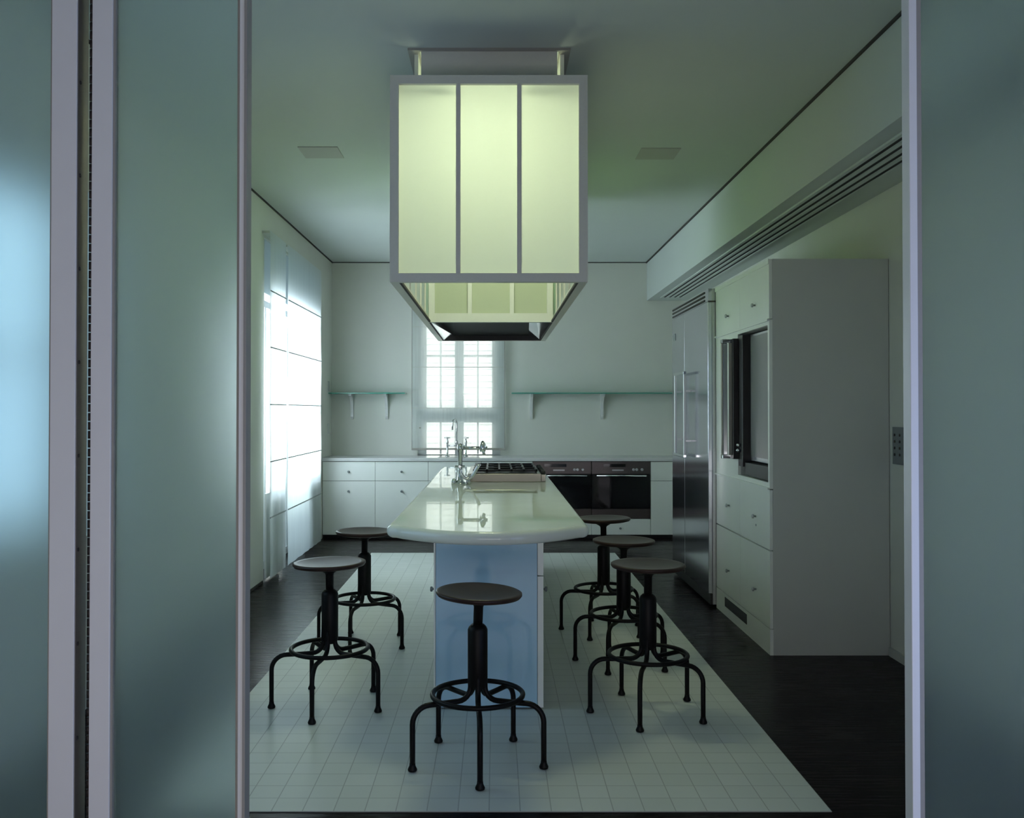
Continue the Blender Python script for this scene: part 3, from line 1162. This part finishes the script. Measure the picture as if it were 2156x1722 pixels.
# range top on the island
rt = empty('cooktop', (.075, 6.85, IT))
m = MB()
m.box(-.282, .270, 0, .95, 0, .062, .003)
m.build('body', M['hob_steel'], rt)
m = MB()
m.box(-.25, .24, .04, .91, .0625, .066)
m.build('burner_tray', M['black'], rt)
for k in range(3):
    yy = .06 + .285 * k
    m = MB()
    for i in range(6):
        x = -.24 + .094 * i
        m.box(x, x + .014, yy, yy + .26, .078, .092)
    for i in range(2):
        m.box(-.245, .245, yy + .0 + .246 * i, yy + .014 + .246 * i, .074, .090)
        for x in (-.24, .226):
            m.box(x, x + .014, yy + .246 * i, yy + .014 + .246 * i, .066, .078)
    m.build('pan_grate', M['black'], rt)
    for x in (-.12, .12):
        m = MB()
        m.lathe([(.052, .066), (.052, .074), (.036, .076), (.034, .084), (.0001, .086)], (x, yy + .13, 0), 20)
        m.build('burner', M['black'], rt)
box('knob_rail', M['hob_steel'], rt, .271, .305, .02, .93, .0, .055, .003)
for k in range(6):
    m = MB()
    m.lathe([(.017, 0), (.020, .004), (.018, .022), (.014, .025)], (.288, .09 + .15 * k, .055), 18)
    m.build('knob', M['black'], rt)
tag(rt, 'low steel cooktop with black pan grates on the island worktop', 'cooktop')

# jointed pot filler faucet on the island
pf = empty('pot_filler_faucet', (-.258, 6.66, IT))
m = MB()
m.lathe([(.055, 0), (.055, .008), (.03, .016), (.022, .03), (.02, .05), (.016, .06), (.016, .235), (.021, .24), (.021, .285), (.012, .295)], (0, 0, 0), 20)
m.build('post', M['chrome'], pf)
m = MB()
m.tube([(0, 0, .262), (.20, -.01, .262)], .013, 12)
m.lathe([(.020, .235), (.024, .25), (.024, .285), (.012, .31), (.004, .316)], (.165, -.01, 0), 16)
m.tube([(.165, -.01, .262), (.172, -.02, .235), (.175, -.02, .212)], .012, 10)
m.build('swing_arm', M['chrome'], pf)
m = MB()
pts = []
for k in range(9):
    a = pi + pi * k / 8 * .75
    pts.append((.05 + .055 * cos(a) + .005, -.03, .125 + .085 * sin(a)))
pts += [(.13, -.035, .125), (.145, -.035, .150)]
m.tube(pts, .012, 12)
m.build('lower_spout', M['chrome'], pf)
m = MB()
m.tube([(-.035, -.02, .13), (.035, -.02, .13)], .009, 10)
m.tube([(0, -.055, .13), (0, .03, .13)], .009, 10)
m.build('cross_handle', M['chrome'], pf)
m = MB()
m.lathe([(.017, .0), (.02, .01), (.02, .03), (.01, .04)], (-.045, -.01, .0), 14)
m.lathe([(.012, .0), (.016, .01), (.016, .05), (.01, .06)], (.06, .0, .0), 14)
m.build('side_valve', M['chrome'], pf)
tag(pf, 'chrome jointed faucet standing on the island worktop beside the cooktop', 'faucet')

# ------------------------------------------------------------------ industrial swivel stools


def make_stool():
    r = empty('swivel_stool', (0, 0, 0))
    # cast column
    MB().lathe([(.012, .300), (.034, .305), (.041, .325), (.041, .545), (.036, .556), (.026, .566), (.014, .568)], n=28).build('column', M['iron'], r)
    # seat with its spindle
    prof = [(.0001, .676), (.05, .677), (.150, .680), (.172, .686), (.178, .694), (.1775, .702), (.170, .7055), (.155, .703), (.11, .697), (.05, .693), (.0001, .692)]
    s = MB().lathe(prof, n=64, cap=False).build('seat', M['seat'], r)
    MB().lathe([(.0195, .540), (.0195, .640), (.024, .650), (.055, .668), (.06, .6795)], n=24).build('spindle', M['iron'], s)
    # foot ring
    R = .186
    MB().tube([(R * cos(2 * pi * k / 56), R * sin(2 * pi * k / 56), .279) for k in range(56)], .0105, 12, closed=True).build('foot_ring', M['iron'], r)
    for i in range(5):
        a = -pi / 2 + 2 * pi * i / 5
        pr = [(.030, .365), (.031, .335)]
        c0, rr = (.085, .312), .054
        for k in range(0, 7):
            t = pi + pi / 2 * k / 6
            pr.append((c0[0] + rr * cos(t), c0[1] + rr * sin(t)))
        pr += [(.14, .257)]
        c1, r1 = (.208, .187), .070
        for k in range(0, 9):
            t = pi / 2 - pi / 2 * k / 8
            pr.append((c1[0] + r1 * cos(t), c1[1] + r1 * sin(t)))
        pr += [(.278, .10), (.278, .012)]
        m = MB()
        m.tube([(x * cos(a), x * sin(a), z) for x, z in pr], .0112, 12)
        lg = m.build('leg', M['iron'], r)
        MB().lathe([(.018, .0035), (.019, .010), (.0125, .024), (.0115, .034)], (.278 * cos(a), .278 * sin(a), 0), 16).build('foot', M['iron'], lg)
    return r


proto = make_stool()
STOOLS = [
    # x, y, rotation, seat lift, seat tilt (x,y), label
    (-.073, 3.762, radians(3), -.002, (1.0, 2.2), 'black iron swivel stool in front of the island end panel'),
    (-.815, 4.489, radians(-6.5), -.002, (0, -1.2), 'swivel stool left of the island, the one nearer the doors with a shiny seat rim'),
    (-.813, 5.66, radians(-9.5), -.004, (0, .5), 'swivel stool left of the island, the one half tucked under the worktop'),
    (.732, 4.376, radians(-17), .008, (0, .4), 'swivel stool right of the island, first in the row and nearest the doors'),
    (.7375, 5.24, radians(-26), .000, (0, .4), 'swivel stool right of the island, middle of the row of three'),
    (.711, 5.985, radians(-25), .038, (0, -1.0), 'swivel stool right of the island, farthest in the row, its seat raised before the oven'),
]
for i, (x, y, rz, lift, tilt, lab) in enumerate(STOOLS):
    s = proto if i == 0 else copy_tree(proto)
    s.location = (x, y, .003)
    s.rotation_euler = (0, 0, rz)
    for ch in s.children:
        if ch.name.startswith('seat'):
            ch.location = (0, 0, lift)
            p = Vector((0, 0, .55))
            ch.rotation_euler = (radians(tilt[0]), radians(tilt[1]), 0)
            off = p - ch.rotation_euler.to_matrix() @ p
            ch.location = Vector((0, 0, lift)) + off
    tag(s, lab, 'stool', 'industrial swivel stools around the island')
